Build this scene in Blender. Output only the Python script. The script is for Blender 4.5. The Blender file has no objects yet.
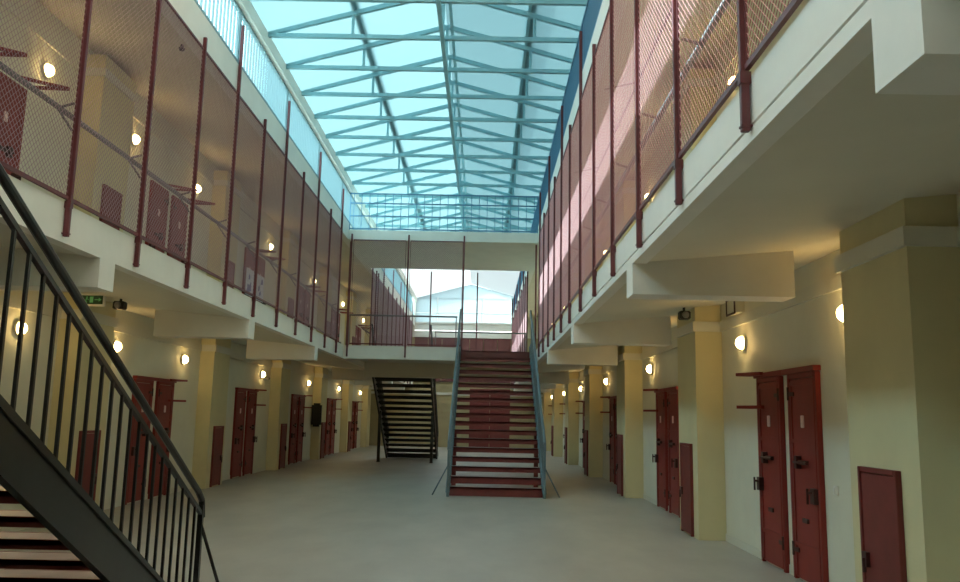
import bpy, bmesh, math, random
from mathutils import Vector, Matrix
random.seed(4)
C = bpy.context.scene.collection
S = bpy.context.scene

# ------------------------------------------------------------------ camera
F_PX, PITCH, YAW, ROLL, EYE = 813.5, .153, -.008, .021, 1.5
cy_, sy_, cp_, sp_, cr_, sr_ = math.cos(YAW), math.sin(YAW), math.cos(PITCH), math.sin(PITCH), math.cos(ROLL), math.sin(ROLL)
rt = Vector((cy_, -sy_, 0)); fh = Vector((sy_, cy_, 0)); zz = Vector((0, 0, 1))
fwd = fh*cp_ + zz*sp_; up = -fh*sp_ + zz*cp_
R_ = rt*cr_ + up*sr_; U_ = up*cr_ - rt*sr_
cam_data = bpy.data.cameras.new('camera')
cam = bpy.data.objects.new('camera', cam_data); C.objects.link(cam)
m = Matrix((R_, U_, -fwd)).transposed().to_4x4(); m.translation = (0, 0, EYE)
cam.matrix_world = m
cam_data.sensor_width = 36; cam_data.lens = F_PX*36/960; cam_data.clip_end = 500
S.camera = cam

# ------------------------------------------------------------------ sky, sun, exposure
w = bpy.data.worlds.new('sky'); S.world = w; w.use_nodes = True
nt = w.node_tree; bg = nt.nodes['Background']
bg.inputs[0].default_value = (.92, .97, 1.0, 1); bg.inputs[1].default_value = 1.0
# even bright haze, brighter around the low sun on the left
_tc = nt.nodes.new('ShaderNodeTexCoord'); _dp = nt.nodes.new('ShaderNodeVectorMath'); _dp.operation = 'DOT_PRODUCT'
_sd = Vector((-1, .25, .47)).normalized(); _dp.inputs[1].default_value = _sd
nt.links.new(_tc.outputs['Generated'], _dp.inputs[0])
_mx = nt.nodes.new('ShaderNodeMath'); _mx.operation = 'MAXIMUM'; _mx.inputs[1].default_value = 0; nt.links.new(_dp.outputs['Value'], _mx.inputs[0])
_pw = nt.nodes.new('ShaderNodeMath'); _pw.operation = 'POWER'; _pw.inputs[1].default_value = 3; nt.links.new(_mx.outputs[0], _pw.inputs[0])
_ma = nt.nodes.new('ShaderNodeMath'); _ma.operation = 'MULTIPLY_ADD'; _ma.inputs[1].default_value = 9.0; _ma.inputs[2].default_value = 3.6
nt.links.new(_pw.outputs[0], _ma.inputs[0]); nt.links.new(_ma.outputs[0], bg.inputs[1])
sun_d = bpy.data.lights.new('sun', 'SUN'); sun_d.energy = 24.0; sun_d.angle = .009; sun_d.color = (1, .96, .9)
sun = bpy.data.objects.new('sun', sun_d); C.objects.link(sun)
sun.rotation_euler = Vector((1, -.25, -.47)).to_track_quat('-Z', 'Y').to_euler()
V = S.view_settings
V.view_transform = 'Standard'; V.look = 'None'; V.gamma = 1; V.use_curve_mapping = False; V.exposure = 0.24
S.cycles.use_denoising = True
S.cycles.max_bounces = 10; S.cycles.diffuse_bounces = 6; S.cycles.transparent_max_bounces = 24
S.cycles.sample_clamp_indirect = 8

# ------------------------------------------------------------------ materials
def mat(name, col, rough=.6, metal=0, noise=0., scale=8., bump=0., stretch=(1, 1, 1), col2=None, coord='Object', spec=.5):
    mt = bpy.data.materials.new(name); mt.use_nodes = True
    n = mt.node_tree.nodes; l = mt.node_tree.links; p = n['Principled BSDF']
    p.inputs['Base Color'].default_value = (*col, 1); p.inputs['Roughness'].default_value = rough
    p.inputs['Metallic'].default_value = metal; p.inputs['Specular IOR Level'].default_value = spec
    if noise or bump:
        tc = n.new('ShaderNodeTexCoord'); mp = n.new('ShaderNodeMapping'); mp.inputs['Scale'].default_value = stretch
        nz = n.new('ShaderNodeTexNoise'); nz.inputs['Scale'].default_value = scale; nz.inputs['Detail'].default_value = 6
        nz.inputs['Roughness'].default_value = .6
        l.new(tc.outputs[coord], mp.inputs[0]); l.new(mp.outputs[0], nz.inputs['Vector'])
        if noise:
            cr = n.new('ShaderNodeValToRGB')
            c2 = col2 or tuple(min(1, c*(1+noise)) for c in col); c1 = tuple(c*(1-noise) for c in col)
            cr.color_ramp.elements[0].color = (*c1, 1); cr.color_ramp.elements[1].color = (*c2, 1)
            cr.color_ramp.elements[0].position = .32; cr.color_ramp.elements[1].position = .68
            l.new(nz.outputs['Fac'], cr.inputs[0]); l.new(cr.outputs[0], p.inputs['Base Color'])
        if bump:
            b = n.new('ShaderNodeBump'); b.inputs['Strength'].default_value = bump; b.inputs['Distance'].default_value = .01
            l.new(nz.outputs['Fac'], b.inputs['Height']); l.new(b.outputs[0], p.inputs['Normal'])
    return mt

def emis(name, col, strength):
    mt = bpy.data.materials.new(name); mt.use_nodes = True
    p = mt.node_tree.nodes['Principled BSDF']; p.inputs['Base Color'].default_value = (*col, 1)
    p.inputs['Emission Color'].default_value = (*col, 1); p.inputs['Emission Strength'].default_value = strength
    return mt

M_floor = mat('floor_screed', (.42, .395, .345), .42, noise=.10, scale=1.6, bump=.15, stretch=(1, .45, 1))
M_wall = mat('cream_wall_paint', (.73, .70, .57), .7, noise=.05, scale=1.3, bump=.12)
M_ochre = mat('ochre_end_wall', (.40, .33, .18), .7, noise=.1, scale=1.5)
M_board = mat('brown_red_board', (.17, .05, .042), .55, noise=.1, scale=3)
M_pil = mat('pilaster_paint', (.69, .61, .36), .7, noise=.05, scale=1.5, bump=.12)
M_soffit = mat('soffit_paint', (.70, .65, .53), .8, noise=.04, scale=1.0)
M_white = mat('white_concrete_paint', (.82, .78, .70), .65, noise=.04, scale=2.0, bump=.08)
M_groove = mat('groove_shadow_gap', (.12, .13, .13), .8)
M_trim = mat('pale_trim_paint', (.70, .67, .56), .6)
M_red = mat('red_post_paint', (.135, .026, .03), .45, noise=.12, scale=6)
M_door = mat('red_door_paint', (.24, .021, .016), .5, noise=.16, scale=3, stretch=(1, 1, .4))
M_hatch = mat('dull_red_hatch_paint', (.19, .03, .026), .55, noise=.14, scale=3)
M_dark = mat('dark_ironwork', (.06, .018, .016), .45)
M_mesh = mat('rose_wire', (.46, .29, .35), .5)
M_black = mat('black_stair_steel', (.018, .02, .02), .3, noise=.2, scale=5)
M_mesh_r = mat('reddish_wire', (.56, .26, .26), .5)
M_blue = mat('grey_blue_rail_steel', (.14, .20, .23), .35, noise=.1, scale=5)
M_tread = mat('oxblood_tread', (.19, .036, .032), .32, noise=.2, scale=4)
M_treadtop = mat('lit_tread_top', (.38, .27, .25), .35, noise=.12, scale=6)  # paler than the treads: light on their tops put into the colour
M_grey = mat('grey_handrail', (.16, .15, .15), .4)
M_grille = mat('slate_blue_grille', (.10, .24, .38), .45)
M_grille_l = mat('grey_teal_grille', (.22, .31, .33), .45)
M_truss = mat('teal_roof_steel', (.27, .50, .56), .5)
M_plate = mat('pale_plate', (.85, .6, .58), .4)
M_blk = mat('black_plastic', (.012, .012, .012), .5)
M_box = mat('cream_box', (.62, .60, .50), .5)
M_globe = emis('warm_lamp_globe', (1.0, .68, .26), 34.0)
M_green = emis('exit_green', (.10, .30, .09), .25)
M_greendk = mat('exit_dark_green', (.01, .05, .015), .4)

def roof_mat(nm, ca, cb):
    mt = bpy.data.materials.new(nm); mt.use_nodes = True
    n = mt.node_tree.nodes; l = mt.node_tree.links; n.remove(n['Principled BSDF'])
    out = n['Material Output']; t = n.new('ShaderNodeBsdfTranslucent'); d = n.new('ShaderNodeBsdfDiffuse')
    mx = n.new('ShaderNodeMixShader'); mx.inputs[0].default_value = .12
    tc = n.new('ShaderNodeTexCoord'); mp = n.new('ShaderNodeMapping'); mp.inputs['Scale'].default_value = (.5, 1, 1)
    nz = n.new('ShaderNodeTexNoise'); nz.inputs['Scale'].default_value = .8
    cr = n.new('ShaderNodeValToRGB')
    cr.color_ramp.elements[0].color = (*ca, 1); cr.color_ramp.elements[1].color = (*cb, 1)
    l.new(tc.outputs['Object'], mp.inputs[0]); l.new(mp.outputs[0], nz.inputs['Vector']); l.new(nz.outputs['Fac'], cr.inputs[0])
    l.new(cr.outputs[0], t.inputs[0]); d.inputs[0].default_value = (.5, .8, .82, 1)
    l.new(t.outputs[0], mx.inputs[1]); l.new(d.outputs[0], mx.inputs[2]); l.new(mx.outputs[0], out.inputs[0])
    return mt
M_roof = roof_mat('cyan_roof_sheet', (.222, .315, .330), (.238, .327, .341))
M_roof_fill = roof_mat('unseen_bright_roof_sheet', (.42, .40, .37), (.44, .42, .39))  # unseen near stretch of roof, made to pass extra light into the hall
M_roof_far = roof_mat('pale_roof_sheet', (.36, .385, .39), (.38, .40, .40))

def glass_mat(name, tint, clear):
    mt = bpy.data.materials.new(name); mt.use_nodes = True
    n = mt.node_tree.nodes; l = mt.node_tree.links; n.remove(n['Principled BSDF'])
    out = n['Material Output']; t = n.new('ShaderNodeBsdfTransparent'); t.inputs[0].default_value = (*tint, 1)
    d = n.new('ShaderNodeBsdfTranslucent'); d.inputs[0].default_value = (*tint, 1)
    mx = n.new('ShaderNodeMixShader'); mx.inputs[0].default_value = 1-clear
    l.new(t.outputs[0], mx.inputs[1]); l.new(d.outputs[0], mx.inputs[2]); l.new(mx.outputs[0], out.inputs[0])
    return mt
M_pane = glass_mat('tinted_clerestory_pane', (.66, .83, .88), .93)
M_glass = glass_mat('pale_window_sheet', (.40, .475, .485), .12)

# ------------------------------------------------------------------ mesh helpers
class MB:
    def __init__(s): s.v = []; s.f = []; s.mi = []; s.cur = 0
    def add(s, vs, fs):
        b = len(s.v); s.v += [tuple(v) for v in vs]
        s.f += [[b+i for i in f] for f in fs]; s.mi += [s.cur]*len(fs); return s
    def box(s, x0, x1, y0, y1, z0, z1):
        if x0 > x1: x0, x1 = x1, x0
        if y0 > y1: y0, y1 = y1, y0
        vs = [(x, y, z) for z in (z0, z1) for y in (y0, y1) for x in (x0, x1)]
        return s.add(vs, [(0, 2, 3, 1), (4, 5, 7, 6), (0, 1, 5, 4), (2, 6, 7, 3), (0, 4, 6, 2), (1, 3, 7, 5)])
    def prism(s, pts, a, b, ax='x'):
        n = len(pts)
        def P(p, t): return (t, p[0], p[1]) if ax == 'x' else ((p[0], t, p[1]) if ax == 'y' else (p[0], p[1], t))
        vs = [P(p, a) for p in pts] + [P(p, b) for p in pts]
        fs = [list(range(n))[::-1], list(range(n, 2*n))] + [(i, (i+1) % n, n+(i+1) % n, n+i) for i in range(n)]
        return s.add(vs, fs)
    def rod(s, p, q, r, n=8, r2=None):
        p = Vector(p); q = Vector(q); d = (q-p).normalized()
        a = d.orthogonal().normalized(); b = d.cross(a); r2 = r2 if r2 is not None else r
        vs = [p+(a*math.cos(t)+b*math.sin(t))*r for t in [2*math.pi*i/n for i in range(n)]]
        vs += [q+(a*math.cos(t)+b*math.sin(t))*r2 for t in [2*math.pi*i/n for i in range(n)]]
        fs = [list(range(n))[::-1], list(range(n, 2*n))] + [(i, (i+1) % n, n+(i+1) % n, n+i) for i in range(n)]
        return s.add(vs, fs)
    def bar(s, p, q, wd, ht, side=None):        # rectangular bar along p-q
        p = Vector(p); q = Vector(q); d = (q-p).normalized()
        a = Vector(side) if side else (Vector((0, 0, 1)).cross(d))
        if a.length < 1e-4: a = Vector((1, 0, 0))
        a = a.normalized(); b = d.cross(a).normalized()
        vs = []
        for c in (p, q):
            for sa, sb in ((-1, -1), (1, -1), (1, 1), (-1, 1)): vs.append(c+a*sa*wd/2+b*sb*ht/2)
        return s.add(vs, [(3, 2, 1, 0), (4, 5, 6, 7)]+[(i, (i+1) % 4, 4+(i+1) % 4, 4+i) for i in range(4)])
    def tube(s, pts, r, n=8):
        for a, b in zip(pts, pts[1:]): s.rod(a, b, r, n)
        return s
    def dome(s, c, ax, r, dep, n=14, k=5):      # squashed hemisphere bulging along ax
        c = Vector(c); ax = Vector(ax).normalized(); a = ax.orthogonal().normalized(); b = ax.cross(a)
        vs = []; 
        for j in range(k):
            t = j/k*math.pi/2
            for i in range(n):
                u = 2*math.pi*i/n
                vs.append(c+(a*math.cos(u)+b*math.sin(u))*r*math.cos(t)+ax*dep*math.sin(t))
        vs.append(c+ax*dep)
        fs = [list(range(n))[::-1]]
        for j in range(k-1):
            for i in range(n): fs.append((j*n+i, j*n+(i+1) % n, (j+1)*n+(i+1) % n, (j+1)*n+i))
        for i in range(n): fs.append(((k-1)*n+i, (k-1)*n+(i+1) % n, k*n))
        return s.add(vs, fs)
    def build(s, name, mats, parent=None, bevel=0, smooth=False, loc=None):
        me = bpy.data.meshes.new(name); me.from_pydata(s.v, [], s.f)
        mats = mats if isinstance(mats, (list, tuple)) else [mats]
        for m_ in mats: me.materials.append(m_)
        if len(mats) > 1: me.polygons.foreach_set('material_index', s.mi)
        bm = bmesh.new(); bm.from_mesh(me); bmesh.ops.recalc_face_normals(bm, faces=bm.faces)
        if bevel: bmesh.ops.bevel(bm, geom=list(bm.edges), offset=bevel, segments=2, affect='EDGES', clamp_overlap=True)
        bm.to_mesh(me); bm.free()
        if smooth:
            for p in me.polygons: p.use_smooth = True
        me.update()
        o = bpy.data.objects.new(name, me); C.objects.link(o)
        if parent: o.parent = parent
        if loc: o.location = loc
        return o

def tag(o, label=None, cat=None, group=None, kind=None):
    if label: o['label'] = label
    if cat: o['category'] = cat
    if group: o['group'] = group
    if kind: o['kind'] = kind
    return o
def struct(o, label=None): o['kind'] = 'structure'; o['label'] = label or o.name; return o
def empty(name, loc, label=None, cat=None, group=None, rz=0):
    o = bpy.data.objects.new(name, None); C.objects.link(o); o.location = loc; o.rotation_euler.z = rz
    o.empty_display_size = .1
    return tag(o, label, cat, group)
def copy_tree(o, parent=None):
    c = o.copy(); C.objects.link(c); c.parent = parent
    for ch in list(KIDS.get(o.name, [])) or [x for x in bpy.data.objects if x.parent == o and x != c]:
        copy_tree(ch, c)
    return c
KIDS = {}
def index_kids():
    KIDS.clear()
    for x in bpy.data.objects:
        if x.parent: KIDS.setdefault(x.parent.name, []).append(x)
ORD = ['first', 'second', 'third', 'fourth', 'fifth', 'sixth', 'seventh', 'eighth', 'ninth', 'tenth', 'eleventh', 'twelfth',
       'thirteenth', 'fourteenth', 'fifteenth', 'sixteenth', 'seventeenth', 'eighteenth', 'nineteenth', 'twentieth',
       'twenty-first', 'twenty-second', 'twenty-third', 'twenty-fourth', 'twenty-fifth', 'twenty-sixth', 'twenty-seventh', 'twenty-eighth', 'twenty-ninth', 'thirtieth']

# ------------------------------------------------------------------ dimensions
XL, XR = -3.495, 1.269           # gallery edges
WLX, WRX = -5.67, 3.12           # cell walls
PLX, PRX = -5.39, 2.77           # pilaster faces
ZB, ZF = 2.845, 3.14             # fascia bottom, gallery floor
ZFT = 3.17                       # fascia top
ZSO = 2.99                       # soffit
ZM = 5.83                        # top of the wire mesh / bottom of the edge beam
ZG = 6.25                        # top of the edge beam
ZGT = 7.05                       # top of grille
YB0, YB1 = 20.0, 24.0            # bridge
YEND, YBACK = 40.0, -5.0
BAY0, BAY = 5.28, 5.45
def pil_y(k): return BAY0+BAY*k
PP, PY0 = 1.371, 3.784
def post_y(k): return PY0+PP*k

# ------------------------------------------------------------------ shell
struct(MB().box(WLX-.3, WRX+.3, YBACK-.3, YEND+.3, -.2, 0).build('floor', M_floor), 'pale grey screed floor of the hall')
for nm, x0, x1, lb in (('wall_left', WLX-.25, WLX, 'cream cell wall on the left'), ('wall_right', WRX, WRX+.25, 'cream cell wall on the right')):
    struct(MB().box(x0, x1, YBACK, YEND, 0, 6.75).build(nm, M_wall), lb)
struct(MB().box(WLX-.25, WRX+.25, YBACK-.25, YBACK, 0, 7.3).prism([(XL, 7.3), (2.05, 7.3), (-.75, 8.05)], YBACK-.25, YBACK, 'y').build('wall_back', M_wall), 'wall behind')
# end wall with glazed gable
struct(MB().box(WLX-.25, WRX+.25, YEND, YEND+.25, 0, 5.35).build('wall_end', M_ochre), 'ochre far end wall')
struct(MB().box(WLX, WRX, YEND-.06, YEND+.01, 2.5, 2.62).build('trim_2', M_trim), 'pale moulding on the far end wall')
struct(MB().box(XL-.1, XR+.1, YEND-.12, YEND+.02, 5.3, 5.62).box(XL-.1, XR+.1, YEND-.06, YEND+.02, 5.66, 5.98).box(XL-.1, XR+.1, YEND-.14, YEND+.02, 5.98, 6.06)
       .build('trim_1', M_white), 'white bands under the far window')
struct(MB().box(XL, 2.0, YEND, YEND+.05, 6.06, 7.25).prism([(XL, 7.25), (2.0, 7.25), (-.75, 8.0)], YEND, YEND+.05, 'y').build('window_1', M_glass), 'pale glazed gable at the far end')
b = MB()
for x in (-2.4, -.2): b.box(x-.015, x+.015, YEND-.05, YEND, 6.06, 7.3)
b.box(XL, XR, YEND-.05, YEND, 6.5, 6.53)
b.build('window_frame', M_white, bpy.data.objects['window_1'])
struct(MB().box(WLX-.25, XL-.02, YEND, YEND+.25, 5.35, 7.3).build('wall_end_left', M_wall), 'end wall beside the far window, left')
struct(MB().box(XR, WRX+.25, YEND, YEND+.25, 5.35, 7.3).build('wall_end_right', M_wall), 'end wall beside the far window, right')

def gallery(side):
    s = -1 if side == 'left' else 1
    xe, xw, xp = (XL, WLX, PLX) if s < 0 else (XR, WRX, PRX)
    struct(MB().prism([(xe+s*.12, ZF), (xw, ZF), (xw, 3.03), (xe+s*.12, 2.86)], YBACK, YEND, 'y').build('floor_gallery_'+side, M_soffit), side+' gallery floor slab')
    if s > 0:
        m_ = MB().box(xe, xe+s*.12, YBACK, YEND, ZB+.085, ZFT).box(xe, xe+s*.12, YBACK, YEND, ZB, ZB+.07)
        m_.cur = 1; m_.box(xe+s*.02, xe+s*.11, YBACK, YEND, ZB+.07, ZB+.085)
    else:
        m_ = MB().box(xe, xe+s*.12, YBACK, YEND, ZB, ZFT)
    struct(m_.build('trim_fascia_'+side, [M_white, M_groove]), 'white '+side+' gallery fascia')
    # edge beam over the mesh
    struct(MB().box(xe, xe+s*.15, YBACK, YEND, ZM, ZG).build('beam_edge_'+side, M_white), 'white edge beam over the '+side+' mesh')
    # upper ceiling rises towards the wall
    p = [(xe+s*.15, 6.1), (xw, 6.52), (xw, 6.7), (xe+s*.15, 6.25)]
    struct(MB().prism(p, YBACK, YEND, 'y').build('ceiling_'+side, M_soffit), side+' gallery ceiling')
    # cantilever beams
    y0 = 7.35 if s < 0 else 7.12
    for k in range(-1, 7):
        y = y0+4.72*k
        if YB0-.4 < y < YB1+.2: continue
        struct(MB().box(xe-s*.003, xe+s*.12, y-.15, y+.15, 2.575, ZB+.004).box(xe+s*.12, xe+s*1.4, y-.15, y+.15, 2.575, ZSO).build('beam', M_white), 'white cantilever beam under the %s gallery' % side)
    # pilasters and wall bands, both storeys
    for k in range(-1, 7):
        y = pil_y(k)
        if y+1 > YEND: continue
        struct(MB().box(xp, xw, y, y+1.0, 0, 3.04).build('pilaster', M_pil), 'cream pilaster on the %s wall' % side)
        struct(MB().box(xp, xw, y, y+1.0, ZF, 6.4 if s < 0 else 6.35).build('pilaster', M_pil), 'cream pilaster on the upper %s wall' % side)
    for n_, (za, zb) in enumerate(((2.67, 2.80), (6.08, 6.19))):
        m_ = MB()
        for k in range(-2, 7):
            y = pil_y(k)
            ya = max(YBACK, y)
            if k >= -1 and y+1 < YEND:
                m_.box(xp-s*.035, xw, y-.035, y+1.035, za, zb)
            y1 = min(pil_y(k+1)-.035, YEND); y0_ = max(YBACK, y+1.035)
            if y1 > y0_: m_.box(xw-s*.035, xw, y0_, y1, za, zb)
        struct(m_.build('trim_band_'+side+('_upper' if n_ else ''), M_trim), 'pale moulding along the %s wall' % side)
    m_ = MB()
    for k in range(-2, 7):
        y = pil_y(k)
        y1 = min(pil_y(k+1), YEND); y0_ = max(YBACK, y+1.0)
        m_.box(xw-s*.012, xw, y0_, y1, 0, .09)
    struct(m_.build('baseboard_'+side, M_trim), 'baseboard of the %s wall' % side)
gallery('left'); gallery('right')

# bridge, the ceiling slab over it, and the bridge the camera stands under
def slab(x0, x1, y0, y1, nm, lb, m=M_soffit): struct(MB().box(x0, x1, y0, y1, ZSO, ZF).build(nm, m), lb)
SX0, SX1 = -.68, 1.19            # central stair outer width
slab(XL, SX0-.02, YB0+.12, YB1, 'floor_bridge', 'bridge slab')
slab(SX0-.02, XR, YB0+1.02, YB1, 'floor_bridge_landing', 'bridge slab at the stair head')
m_ = MB().box(XL, SX0-.02, YB0, YB0+.12, ZB, ZFT)
m_.box(SX0-.14, SX0-.02, YB0+.12, YB0+1.0, ZB, ZFT)
struct(m_.build('trim_fascia_bridge', M_white), 'white bridge fascia')
struct(MB().box(XL, XR, YB1-.35, YB1-.05, 2.575, ZSO).build('beam_bridge', M_soffit), 'downstand beam under the bridge')
struct(MB().box(XL, XR, YB0, YB1, ZM, 6.08).build('ceiling_bridge', M_white), 'white slab over the bridge')
slab(XL, XR, -4.9, .62, 'floor_bridge_near', 'bridge above the viewer')
# roof
th = .02
for nm, mt_, ya, yb, lb in (('ceiling_roof_near', M_roof_fill, YBACK, 9.0, 'unseen roof sheeting made brighter to light the hall'), ('ceiling_roof', M_roof, 9.0, 28.6, 'translucent cyan roof sheeting'),
                        ('ceiling_roof_far', M_roof_far, 28.6, YEND+.3, 'pale roof sheeting beyond the bridge')):
    m_ = MB()
    for xa, za, xb, zb in ((XL-.05, 7.25, -.75, 8.06), (-.75, 8.06, 2.1, 7.25)):
        m_.prism([(xa, za), (xb, zb), (xb, zb+th), (xa, za+th)], ya, yb, 'y')
    struct(m_.build(nm, mt_), lb)
struct(MB().box(XL-.05, XL+.06, YBACK, YEND, 7.05, 7.27).build('trim_eave_left', M_white), 'cream eave beam, left')
struct(MB().box(2.0, 2.1, YBACK, YEND, 6.45, 7.27).build('trim_eave_right', M_white), 'eave wall, right')

# ------------------------------------------------------------------ roof trusses
def make_truss(y):
    t = empty('roof_truss', (0, y, 0))
    XE, XA, ZE, ZA = XL+.02, -.75, 7.24, 8.0
    XE2 = 2.02
    MB().bar((XE, 0, ZE), (XE2, 0, ZE), .06, .062).build('bottom_chord', M_truss, t)
    MB().bar((XE, 0, ZE+.02), (XA, 0, ZA), .06, .07).build('rafter', M_truss, t)
    MB().bar((XE2, 0, ZE+.02), (XA, 0, ZA), .06, .07).build('rafter', M_truss, t)
    MB().bar((XA, 0, ZE), (XA, 0, ZA), .045, .045).build('king_post', M_truss, t)
    for fx in (.49,):
        MB().bar((XE+(XA-XE)*fx, 0, ZE), (XE+(XA-XE)*fx, 0, ZE+(ZA-ZE)*fx), .04, .04).build('strut', M_truss, t)
        MB().bar((XE2+(XA-XE2)*fx, 0, ZE), (XE2+(XA-XE2)*fx, 0, ZE+(ZA-ZE)*fx), .04, .04).build('strut', M_truss, t)
    return t
t0 = make_truss(12.93-1.15*2); index_kids()
tr = [t0]
for k in range(-1, 14):
    c = copy_tree(t0); c.location.y = 12.93+1.15*k; tr.append(c)
for i, t in enumerate(tr):
    tag(t, 'teal steel roof truss, %s in the row counting from the camera end' % ORD[i], 'roof truss', 'trusses under the cyan roof')
def purlin(x, z, lb, w_=.06, h_=.06, nm='roof_purlin'):
    tag(MB().box(x-w_/2, x+w_/2, YBACK, YEND if nm == 'x' else 28.6, z-h_/2, z+h_/2).build(nm, M_truss), lb, 'purlin')
purlin(-2.12, 7.70, 'long teal purlin midway up the left slope of the cyan roof', .09, .05)
purlin(.62, 7.70, 'long teal purlin midway up the right slope of the cyan roof', .12, .05)
purlin(-.83, 8.0, 'long teal ridge purlin, left one of the close pair at the roof ridge', .05, .06)
purlin(-.67, 8.0, 'long teal ridge purlin, right one of the close pair at the roof ridge', .05, .06)
purlin(-.75, 7.19, 'long teal tie bar running along the middle of the truss bottoms', .06, .05, 'roof_tie')

# ------------------------------------------------------------------ clerestory grilles
def make_grille(length, pitch, axis='y', rails=(ZG+.03, ZGT-.03), M_grille=M_grille):
    t = empty('clerestory_grille', (0, 0, 0))
    n = int(round(length/pitch)); m_ = MB()
    for i in range(n):
        c = (i+.5)*length/n
        if axis == 'y': m_.box(-.018, .018, c-.006, c+.006, ZG, ZGT)
        else: m_.box(c-.007, c+.007, -.012, .012, ZG-.17, ZGT)
    m_.build('bars', M_grille, t)
    f_ = MB()
    for z in rails:
        if axis == 'y': f_.box(-.025, .025, 0, length, z-.02, z+.02)
        else: f_.box(0, length, -.02, .02, z-.014, z+.014)
    if axis == 'y': f_.box(-.02, .02, 0, .02, ZG, ZGT).box(-.02, .02, length-.02, length, ZG, ZGT)
    else: f_.box(0, .02, -.015, .015, ZG-.17, ZGT).box(length-.02, length, -.015, .015, ZG-.17, ZGT)
    f_.build('frame', M_grille, t)
    return t
gl = 2*PP
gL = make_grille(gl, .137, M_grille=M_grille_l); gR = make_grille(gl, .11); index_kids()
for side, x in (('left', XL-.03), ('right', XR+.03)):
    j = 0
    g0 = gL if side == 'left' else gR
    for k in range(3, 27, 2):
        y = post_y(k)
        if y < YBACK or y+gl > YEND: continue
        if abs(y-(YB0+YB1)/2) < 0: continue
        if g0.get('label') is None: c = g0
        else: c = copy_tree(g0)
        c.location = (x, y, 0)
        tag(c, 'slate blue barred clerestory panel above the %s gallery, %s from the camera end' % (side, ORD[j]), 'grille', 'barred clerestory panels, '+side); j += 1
struct(MB().box(XL-.065, XL-.06, YBACK, YEND, ZG, 7.05).build('window_2', M_pane), 'pale tinted glazing behind the left clerestory grille')
c = make_grille(XR-XL, .2, 'x', rails=(6.12, 6.45, 6.78, 7.03)); c.location = (XL, YB0+.03, 0)
tag(c, 'pale barred railing across the hall on the white slab over the bridge', 'railing')

# ------------------------------------------------------------------ posts and wire mesh
def make_post(h):
    t = empty('steel_post', (0, 0, 0))
    MB().box(-.019, .022, -.019, .019, 0, h).build('shaft', M_red, t, bevel=.003)
    MB().box(-.027, .027, -.0225, .0225, .02, .03).box(-.027, .027, -.0225, .0225, .24, .30).build('bracket', M_red, t)
    return t
ps = make_post(5.97-2.89); pt = make_post(6.82-2.89); index_kids()
used = set()
def put(proto, loc, rz=0):
    if proto.name not in used: used.add(proto.name); c = proto
    else: c = copy_tree(proto)
    c.location = loc; c.rotation_euler.z = rz
    return c
NP = 26
for side, x, rz in (('left', XL+.027, 0), ('right', XR-.027, math.pi)):
    j = 0
    for k in range(-1 if side == 'right' else 1, NP):
        y = post_y(k)
        if YB0+.6 < y < YB1-.5: continue
        if k < 11.5 or y > YB1-.6:
            pass
        tall = k % 2 == 1
        c = put(pt if tall else ps, (x, y, 2.89), rz)
        if k == (-1 if side == 'right' else 1):
            tag(c, 'red steel mesh post of the %s gallery nearest the viewer, outside the picture' % side, 'post', 'red steel posts of the %s gallery' % side); continue
        where = 'this side of the bridge' if y < YB0+.6 else 'beyond the bridge'
        if y > YB0+.6 and j < 50: j = 100
        n = j if j < 50 else j-100
        tag(c, '%s red steel mesh post, %s of the %s gallery %s' % ('tall' if tall else 'short', ORD[n], side, where), 'post', 'red steel posts of the %s gallery' % side); j += 1
for i, x in enumerate((-3.42+.02, -1.97, -.58)):
    c = put(ps, (x, YB0-.027, 2.89), math.pi/2)
    tag(c, 'red steel post on the front of the bridge, %s' % ('at its left corner', 'midway along', 'beside the stair head')[i], 'post', 'posts on the bridge')
for i, x in enumerate((-3.3, -1.66, -.27)):
    c = put(ps, (x, YB1+.027, 2.89), math.pi/2); c.scale.z = .93
    tag(c, 'dark red post on the far edge of the bridge, %s' % ('leftmost', 'middle of three', 'rightmost')[i], 'post', 'posts on the bridge')

def mesh_wires(W, H, pitch=.038, r=.0023):
    m_ = MB()
    d = pitch*math.sqrt(2)
    c = -H
    def seg(p, q, off):
        m_.rod((off, p[0], p[1]), (off, q[0], q[1]), r, 3)
    while c < W:
        # line y = c + z  (rising)
        z0 = max(0, -c); z1 = min(H, W-c)
        if z1-z0 > .01: seg((c+z0, z0), (c+z1, z1), 0)
        # falling: y = c + H - z
        z0 = max(0, c+H-W); z1 = min(H, c+H)
        if z1-z0 > .01: seg((c+H-z0, z0), (c+H-z1, z1), .002)
        c += d
    return m_
def make_panel(W, H, M_mesh=M_mesh):
    t = empty('wire_mesh_panel', (0, 0, 0))
    mesh_wires(W, H).build('wire_mesh', M_mesh, t)
    MB().box(-.012, .012, 0, W, -.03, .0).box(-.01, .01, 0, W, H-.025, H).box(-.006, .006, 0, .012, -.001, H).box(-.006, .006, W-.012, W, -.001, H).build('frame', M_red, t)
    return t
PZ = 3.225
pn = make_panel(PP-.046, ZM-PZ); pnr = make_panel(PP-.046, ZM-PZ, M_mesh_r); index_kids()
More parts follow.
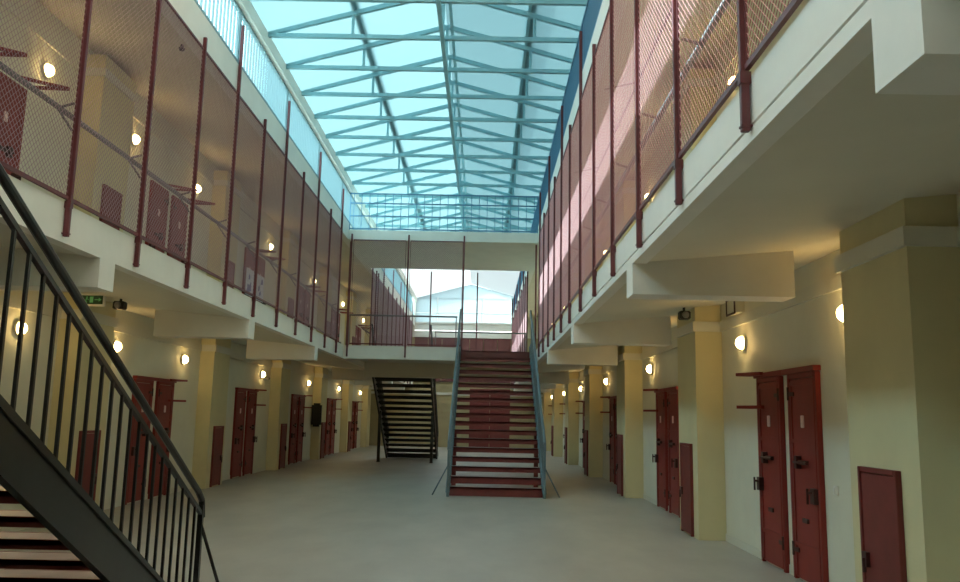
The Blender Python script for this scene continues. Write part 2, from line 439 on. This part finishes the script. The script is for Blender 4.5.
for side, x in (('left', XL+.02), ('right', XR-.02)):
    j = 0; prev = 0
    for k in range(-2 if side == 'right' else 0, NP-1):
        y = post_y(k)
        if y+PP > YB0+.2 and y < YB1-.5: 
            continue
        far = y > YB0
        if far and not prev: j = 0; prev = 1
        c = put(pn if side == 'left' else pnr, (x, y+.023, PZ))
        if k == (-2 if side == 'right' else 0):
            tag(c, 'rose wire mesh panel of the %s gallery nearest the viewer, outside the picture' % side, 'mesh panel', 'wire mesh panels of the %s gallery' % side); continue
        tag(c, 'rose wire mesh panel of the %s gallery, %s bay %s' % (side, ORD[j], 'beyond the bridge' if far else 'from the camera end'), 'mesh panel', 'wire mesh panels of the %s gallery' % side); j += 1
for i, x in enumerate((-3.375, -1.947)):
    c = copy_tree(pn); c.location = (x+PP-.046+.02, YB0-.02, PZ); c.rotation_euler.z = math.pi/2; 
    tag(c, 'rose wire mesh panel on the front of the bridge, %s one' % ('left' , 'right')[i], 'mesh panel', 'mesh panels on the bridge')

# ------------------------------------------------------------------ gallery handrails
def handrail(side, y0, y1, where):
    s = -1 if side == 'left' else 1
    x = (XL if s < 0 else XR)+s*.14
    t = empty('gallery_handrail', (x, y0, ZF), 'grey pipe handrail behind the mesh of the %s gallery, %s' % (side, where), 'handrail')
    MB().rod((0, 0, .86), (0, y1-y0, .86), .024, 10).build('rail', M_grey, t, smooth=True)
    for k in range(-3, NP):
        y = post_y(k)
        if not (y0 < y < y1): continue
        yy = y-y0
        MB().rod((-s*.13, yy, .66), (0, yy-.02, .85), .011, 6).rod((-s*.13, yy, .90), (0, yy-.02, .85), .011, 6).build('bracket', M_grey, t)
handrail('left', 1.0, YB0, 'nearer than the bridge'); handrail('right', 1.0, YB0, 'nearer than the bridge')
handrail('left', YB1, YEND, 'beyond the bridge')
def cross_rail(x0, x1, y, lb):
    t = empty('bridge_handrail', (x0, y, ZF), lb, 'handrail')
    MB().rod((0, 0, .80), (x1-x0, 0, .80), .022, 10).build('rail', M_grey, t, smooth=True)
    n = max(1, int((x1-x0)/1.4))
    for i in range(n+1): MB().rod((.03+i*(x1-x0-.06)/n, 0, 0), (.03+i*(x1-x0-.06)/n, 0, .80), .014, 8).build('stanchion', M_grey, t)
cross_rail(XL+.06, SX0-.03, YB0+.16, 'grey pipe handrail along the front edge of the bridge')
cross_rail(-1.5, XR-.05, YB1-.12, 'grey pipe handrail along the far edge of the bridge')

# ------------------------------------------------------------------ cell doors
def make_door(extra, reach=.22, flip=False, header=False, top=True, step=False):
    """leaf stands on z=0 in the y-z plane, front towards +x, 0.72 wide along +y"""
    t = empty('cell_door', (0, 0, 0))
    W, H = .72, 1.98
    q = (lambda y: W-y) if flip else (lambda y: y)
    MB().box(0, .05, 0, .05, 0, H).box(0, .05, W-.05, W, 0, H).box(0, .05, .05, W-.05, H-.05, H).build('frame', M_door, t, bevel=.004)
    m_ = MB().box(.005, .04, .055, W-.055, .02, H-.055)
    leaf = m_.build('leaf', M_door, t, bevel=.004)
    MB().box(.035, .05, .06, W-.06, .32, .36).box(.035, .05, .06, W-.06, 1.30, 1.34).box(.035, .05, .06, W-.06, 1.86, 1.90).box(.035, .05, .06, .10, .04, 1.9).box(.035, .05, W-.1, W-.06, .04, 1.9).build('ledge', M_door, leaf, bevel=.002)
    MB().box(.04, .052, .325, .395, 1.45, 1.57).build('peephole_plate', M_plate, t, bevel=.004)['label'] = 'pale pink peephole plate'
    MB().box(.04, .075, .26, .50, 1.10, 1.14).box(.04, .09, .44, .50, 1.06, 1.18).rod((.085, .2, 1.12), (.085, .52, 1.12), .012, 8).build('bolt', M_dark, t)
    MB().box(.04, .09, q(.04), q(.13), .76, .90).rod((.09, q(.09), .86), (.13, q(.09), .86), .012, 8).rod((.13, q(.09), .9), (.13, q(.09), .76), .011, 8).build('lock', M_dark, t)
    for z in (.22, 1.72): MB().rod((.05, q(W-.03), z), (.05, q(W-.03), z+.13), .016, 8).box(.04, .052, q(W-.16), q(W-.02), z+.04, z+.08).build('hinge', M_dark, t)
    MB().box(.03, .06, .3, .42, .56, .60).build('knob', M_dark, t)
    def tri(z):
        m_ = MB()
        a, b_, c_ = (.03+.06, W-.30, z), (.03+.06, W+.02, z), (.03+reach, W+.04, z)
        for p, q in ((a, b_), (b_, c_), (c_, a)): m_.bar(p, q, .04, .035)
        return m_
    if top: tri(H+.045).build('bracket', M_door, t)
    if step: MB().box(0, .055, 0, W, -.178, -.002).build('threshold', M_wall, t)
    if header: MB().box(0, .075, -.02 if not flip else -.115, .82 if not flip else W+.02, H+.002, H+.055).build('header', M_door, t, bevel=.004)
    if extra: tri(1.66).build('bracket', M_door, t)
    return t
dA = make_door(False, header=True, top=False); dB = make_door(True, flip=True, header=True); dA2 = make_door(False, .5, step=True); dB2 = make_door(False, .5, flip=True, step=True)
def make_hatch():
    t = empty('duct_hatch', (0, 0, 0))
    W, H = .56, 1.19
    MB().box(0, .04, 0, .035, 0, H).box(0, .04, W-.035, W, 0, H).box(0, .04, .035, W-.035, H-.035, H).build('frame', M_hatch, t, bevel=.003)
    MB().box(.004, .032, .04, W-.04, .02, H-.04).build('leaf', M_hatch, t, bevel=.003)
    MB().box(.03, .06, W-.12, W-.05, .50, .60).rod((.06, W-.085, .46), (.06, W-.085, .56), .014, 8).build('handle', M_dark, t)
    return t
hp = make_hatch()
def make_lamp():
    t = empty('bulkhead_lamp', (0, 0, 0))
    MB().rod((0, 0, 0), (.035, 0, 0), .095, 16).build('base', M_box, t)
    MB().dome((.035, 0, 0), (1, 0, 0), .078, .075).build('globe', M_globe, t, smooth=True)['label'] = 'glowing warm globe'
    return t
lp = make_lamp()
index_kids()
def near_word(k): return ORD[k]
for side in ('left', 'right'):
    s = -1 if side == 'left' else 1
    xw = WLX if s < 0 else WRX; xp = PLX if s < 0 else PRX
    rz = 0 if s < 0 else math.pi
    def place(proto, x, y, z, width):
        # on the right wall the thing is turned half round, so its origin is at the far end
        return put(proto, (x, y if s < 0 else y+width, z), rz)
    for lv, z in (('lower', 0.0), ('upper', ZF)):
        if side == 'right' and lv == 'upper': continue
        for k in range(0 if side == 'left' or lv == 'lower' else 0, 6):
            y = pil_y(k); off = .1 if s < 0 else 0
            if not (side == 'left' and lv == 'lower' and k == 0):
                for nm, pr_, dy in (('nearer', dA if lv == 'lower' else dA2, 2.33), ('farther', dB if lv == 'lower' else dB2, 3.27)):
                    if side == 'right': pr_ = dB if nm == 'farther' else dA
                    c = place(pr_, xw, y+dy+off, z+(.005 if lv == 'lower' else .18), .72)
                    if side == 'right':      # mirror so lock and bracket stay on the far side
                        c.rotation_euler.z = 0; c.scale = (-1, 1, 1); c.location.y = y+dy+off
                    tag(c, 'dark red cell door, %s of the %s pair from the camera, %s %s wall' % (nm, ORD[k-1 if (side == 'left' and lv == 'lower') else k], lv, side), 'cell door', 'red cell doors')
            else:
                pass
            if not (k == 0 and s < 0):
                c = place(hp, xp, y+.24, z+(.01 if lv == 'lower' else .27), .56)
                if s > 0: c.rotation_euler.z = 0; c.scale = (-1, 1, 1); c.location.y = y+.24
                tag(c, 'dull red duct hatch, %s from the camera on the pilasters of the %s %s wall' % (ORD[k-1 if side == 'left' else k], lv, side), 'hatch', 'red duct hatches')
for side in ('left', 'right'):
    s = -1 if side == 'left' else 1
    xw = WLX if s < 0 else WRX
    for lv, z in (('lower', 2.44), ('upper', 5.74)):
        j = 0
        for k in range(0, 6):
            for dy in (1.66, 4.5):
                y = pil_y(k)+dy
                if y > 38.5: continue
                if side == 'left' and k == 0 and dy < 2: continue
                if side == 'right' and lv == 'upper' and k == 0 and dy < 2: continue
                if k >= 2 and dy < 2: continue
                c = put(lp, (xw, y, z), 0 if s < 0 else math.pi)
                tag(c, 'round glowing bulkhead lamp on the %s %s wall, %s from the camera' % (lv, side, ORD[j]), 'lamp', 'round bulkhead lamps'); j += 1

# ------------------------------------------------------------------ stairs
def make_stair(x0, x1, ybase, dirn, ytop, metal, label, side_rails, legs, brace, treadmats, rail_h=.95, p0=-.12, zo=0, sd_=.32):
    n = 18; H = ZF; run = abs(ytop-ybase); g = run/n; r = H/n; D = dirn
    t = empty('steel_staircase', ((x0+x1)/2, ybase, 0), label, 'staircase')
    xa, xb = x0-(x0+x1)/2, x1-(x0+x1)/2
    sw = .05
    for i in range(1, n):
        y = D*(i-1)*g; z = i*r
        m_ = MB(); ya, yb = y-D*.01, y+D*(g*.93)
        m_.box(xa+sw, xb-sw, ya, yb, z-.035, z-.004).box(xa+sw, xb-sw, ya, ya+D*.02, z-(.165 if i == 1 else .135 if i == 2 else .10), z)
        m_.box(xa+sw, xb-sw, yb-D*.015, yb, z-.06, z)
        m_.cur = 1; m_.box(xa+sw+.01, xb-sw-.01, ya+D*.022, yb-D*.017, z-.004, z-.001)
        m_.build('tread', treadmats, t)
    if dirn > 0:
        MB().box(xa+sw, xb-sw, D*run-.03, D*run-.001, H-.15, H+.03).box(xa+sw, xb-sw, D*run-.03, D*run+.35, H+.002, H+.03).build('landing_edge', treadmats[0], t)
    sl = r/g
    for x in (xa, xb-sw):
        # stringer: a sloped channel plate, cut level at the floor
        zt = lambda y: r*.85+zo+sl*y
        yb0 = 0; d_ = sd_
        pts = [(D*-.12, 0), (D*-.12, max(.02, zt(-.12))), (D*run, zt(run)), (D*run, zt(run)-d_), (D*(d_-r*.85-zo)/sl, 0)]
        m_ = MB().prism(pts, x, x+sw, 'x')
        xo = x-.012 if x < 0 else x+sw
        m_.prism([(D*-.12, max(.02, zt(-.12))), (D*-.12, max(.02, zt(-.12))+.025), (D*run, zt(run)+.025), (D*run, zt(run))], x-.015, x+sw+.015, 'x')
        m_.build('stringer', metal, t)
    for sd in side_rails:
        x = xa+sw/2 if sd < 0 else xb-sw/2
        nose = lambda y: r*.85+zo+sl*y
        p1 = run
        rail = MB().tube([(x, D*(p0-.03), nose(p0)+rail_h-.16), (x, D*(p0), nose(p0)+rail_h-.02), (x, D*(p0+.1), nose(p0+.1)+rail_h), (x, D*p1, nose(p1)+rail_h)], .026, 10)
        h_ = rail.build('railing', metal, t, smooth=False)
        MB().bar((x, D*p0, nose(p0)+rail_h-.13), (x, D*p1, nose(p1)+rail_h-.13), .03, .03).build('top_bar', metal, h_)
        MB().bar((x, D*p0, nose(p0)+.08), (x, D*p1, nose(p1)+.08), .03, .03).build('bottom_bar', metal, h_)
        MB().box(x-.02, x+.02, D*p0-.02, D*p0+.02, 0, nose(p0)+rail_h-.06).build('newel_post', metal, h_)
        k = int((p1-p0)/.15)
        for i in range(1, k):
            y = p0+i*.15
            MB().box(x-.009, x+.009, D*y-.009, D*y+.009, nose(y)+.08, nose(y)+rail_h-.13).build('baluster', metal, h_)
        if brace:
            ex = sd*(.30 if brace == 'side' else .2)
            yb_ = D*(.1 if brace == 'side' else p0)
            MB().rod((x, yb_, (nose(.1)+.38) if brace == 'side' else .60), (x+ex, yb_-D*.05, .01), .014, 8).build('brace', metal, t)
    if legs:
        yl = D*legs; zt_ = r*.85+sl*legs-.2
        for x in (xa+.02, xb-.09):
            MB().box(x-.012, x+.082, yl-.045, yl+.045, .012, zt_).box(x-.03, x+.1, yl-.065, yl+.065, 0, .012).build('support_leg', M_tread if metal is M_blue else metal, t)
    return t
make_stair(SX0, SX1, 15.8, 1, 21.0, M_blue, 'wide oxblood staircase with grey-blue rails rising to the bridge', (-1, 1), 2.05, 'side', [M_tread, M_treadtop])
make_stair(-3.46, -2.28, 6.36, -1, .82, M_black, 'black steel staircase with thin balusters in the left foreground', (1,), 0, 'small', [M_tread, M_treadtop], 1.03, -.5, -.10, .25)
make_stair(-3.40, -1.60, 29.2, -1, 24.02, M_black, 'dark open staircase beyond the bridge seen from behind', (-1, 1), 2.75, None, [M_black, M_black], .85)

# ------------------------------------------------------------------ end wall: big red gate, red boarding
g = empty('double_gate', (.27, YEND, 0), 'large dark red double gate in the far end wall behind the stairs', 'gate')
for s in (-1, 1):
    x0, x1 = (-.9, -.01) if s < 0 else (.01, .9)
    lf = MB().box(x0, x1, -.07, -.02, .02, 2.75).build('leaf', M_hatch, g, bevel=.005)
    for z in (.3, 1.4, 2.5): MB().box(x0, x1, -.09, -.065, z, z+.08).build('ledge', M_hatch, lf)
MB().box(-.98, -.9, -.08, 0, 0, 2.83).box(.9, .98, -.08, 0, 0, 2.83).box(-.9, .9, -.08, 0, 2.75, 2.83).build('frame', M_hatch, g)
b = empty('boarded_screen', ((XL+XR)/2, YEND-.02, ZF), 'brownish red boarded screen across the far end above the lower storey', 'screen')
L = (XR-XL)/2
for i in range(7):
    xa = -L+i*2*L/7
    MB().box(xa+.02, xa+2*L/7-.02, -.06, -.01, .02, 2.14).build('board', M_board, b)
MB().box(-L, L, -.08, 0, 2.10, 2.16).box(-L, L, -.08, 0, 0, .06).build('rail', M_red, b)

# ------------------------------------------------------------------ small fixtures
e = empty('exit_sign', (-5.24, 10.66, 2.93), 'small green emergency exit sign hanging by the left pilaster', 'exit sign')
MB().box(-.175, .175, 0, .05, -.09, .075).build('housing', M_white, e, bevel=.006)
f_ = MB().box(-.155, .155, -.006, 0, -.065, .05).build('face', M_greendk, e)
m_ = MB().dome((-.055, -.007, .025), (0, -1, 0), .012, .003, 10, 3)
m_.bar((-.055, -.009, .012), (-.07, -.009, -.015), .004, .014, (0, 1, 0)).bar((-.07, -.009, -.015), (-.05, -.009, -.045), .004, .01, (0, 1, 0))
m_.bar((-.07, -.009, -.015), (-.095, -.009, -.03), .004, .01, (0, 1, 0)).bar((-.055, -.009, .008), (-.03, -.009, -.01), .004, .008, (0, 1, 0))
m_.box(-.015, .03, -.011, -.007, -.045, .035)
m_.bar((.05, -.009, -.005), (.12, -.009, -.005), .004, .012, (0, 1, 0)).prism([(.105, .02), (.14, -.005), (.105, -.03)], -.011, -.007, 'y')
m_.build('pictogram', M_green, f_)
MB().rod((0, .025, .07), (0, .025, .065), .008, 8).build('hanger', M_blk, e)

def spk(x, y, lb, s):
    t = empty('wall_speaker', (x, y, 2.80), lb, 'speaker')
    MB().box(-.07, .07, -.09, .06, .02, .13).build('body', M_blk, t, bevel=.012)
    MB().rod((0, 0, .12), (0, 0, .19), .018, 8).build('bracket', M_blk, t)
    MB().dome((0, -.09, .075), (0, -1, 0), .045, .02).build('grille', M_grey, t, smooth=True)
spk(-4.93, 10.85, 'small black speaker under the left gallery beside the exit sign', -1)
spk(2.62, 10.70, 'small black speaker under the right gallery at the second pilaster', 1)
j = empty('junction_box', (WRX, 9.75, 2.74), 'pale box with dark edges on the right wall above the moulding', 'junction box')
MB().box(-.12, 0, 0, .32, .07, .24).build('body', M_box, j, bevel=.008)
MB().box(-.13, -.115, -.012, .332, .05, .072).box(-.13, -.115, -.012, .332, .238, .26).box(-.13, -.115, -.012, .01, .05, .26).box(-.13, -.115, .31, .332, .05, .26).build('lid_edge', M_dark, j)
sw = empty('light_switch', (WRX, 7.36, .92), 'small white switch on the right wall beside the nearest door', 'switch')
MB().box(-.02, 0, -.04, .04, -.04, .04).build('plate', M_white, sw, bevel=.005)
MB().box(-.028, -.019, -.015, .015, -.025, .025).build('rocker', M_white, sw)
e = empty('wall_cabinet', (PLX+.0, 27.0, 1.0), 'black rounded cabinet fixed to the left pilaster beyond the bridge', 'cabinet')
MB().box(-.26, .06, -.14, .08, .06, .82).build('body', M_blk, e, bevel=.06)
MB().box(-.22, .02, -.15, -.135, .12, .76).build('door', M_blk, e, bevel=.004)
wc = empty('wall_camera', (WLX, 20.9, 2.38), 'small dark camera high on the left wall before the bridge', 'camera')
MB().box(0, .06, -.04, .04, -.03, .05).build('base', M_grey, wc)
MB().rod((.06, 0, 0), (.18, -.08, -.04), .03, 10).build('body', M_blk, wc)
# painted sheet hung over the lower half of an upper door
M_poster = mat('poster_paper', (.82, .84, .92), .6, noise=.05)
M_navy = mat('poster_blue', (.10, .16, .42), .6)
px = empty('door_poster', (WLX+.135, 18.42, 4.17), 'white poster with blue and black shapes on an upper left cell door', 'poster')
MB().box(0, .008, 0, 1.5, 0, .62).build('sheet', M_poster, px)
m_ = MB()
for (a, b_, c_, d_) in ((.08, .34, .02, .26), (.30, .42, .10, .34), (1.0, 1.14, .22, .36), (1.12, 1.26, .12, .24), (.62, .72, .04, .5), (.16, .3, .36, .5), (1.2, 1.4, .4, .55)):
    m_.prism([(a, c_), (b_, c_+.03), (b_-.03, d_), (a+.04, d_-.02)], .008, .012, 'x')
m_.build('printed_shapes', M_navy, px)
# conduit on the right upper ceiling
def zc(x): return 6.1+(x-XR-.15)/(WRX-XR-.15)*.42
cd = empty('ceiling_conduit', (0, 4, 0), 'thin dark conduit running along the upper right gallery ceiling', 'conduit')
MB().rod((2.1, 0, zc(2.1)-.02), (2.1, 15.8, zc(2.1)-.02), .014, 8).build('pipe', M_grey, cd)
for y in (3.2, 7.0, 11.): MB().rod((2.1, y, zc(2.1)-.02), (1.62, y, zc(1.62)-.02), .010, 8).build('branch_pipe', M_grey, cd)
for i, (y, x) in enumerate(((8.6, -4.1), (9.9, -4.0))):
    k = empty('ceiling_hook', (x, y, 6.1+(XL-.15-x)/(XL-.15-WLX)*.42), 'small dark fitting on the upper left gallery ceiling, %s of two' % ('nearer', 'farther')[i], 'fitting', 'dark fittings on the left gallery ceiling')
    MB().rod((0, 0, 0), (0, 0, -.05), .02, 8).build('stem', M_blk, k); MB().dome((0, 0, -.05), (0, 0, -1), .04, .04).build('cap', M_blk, k)
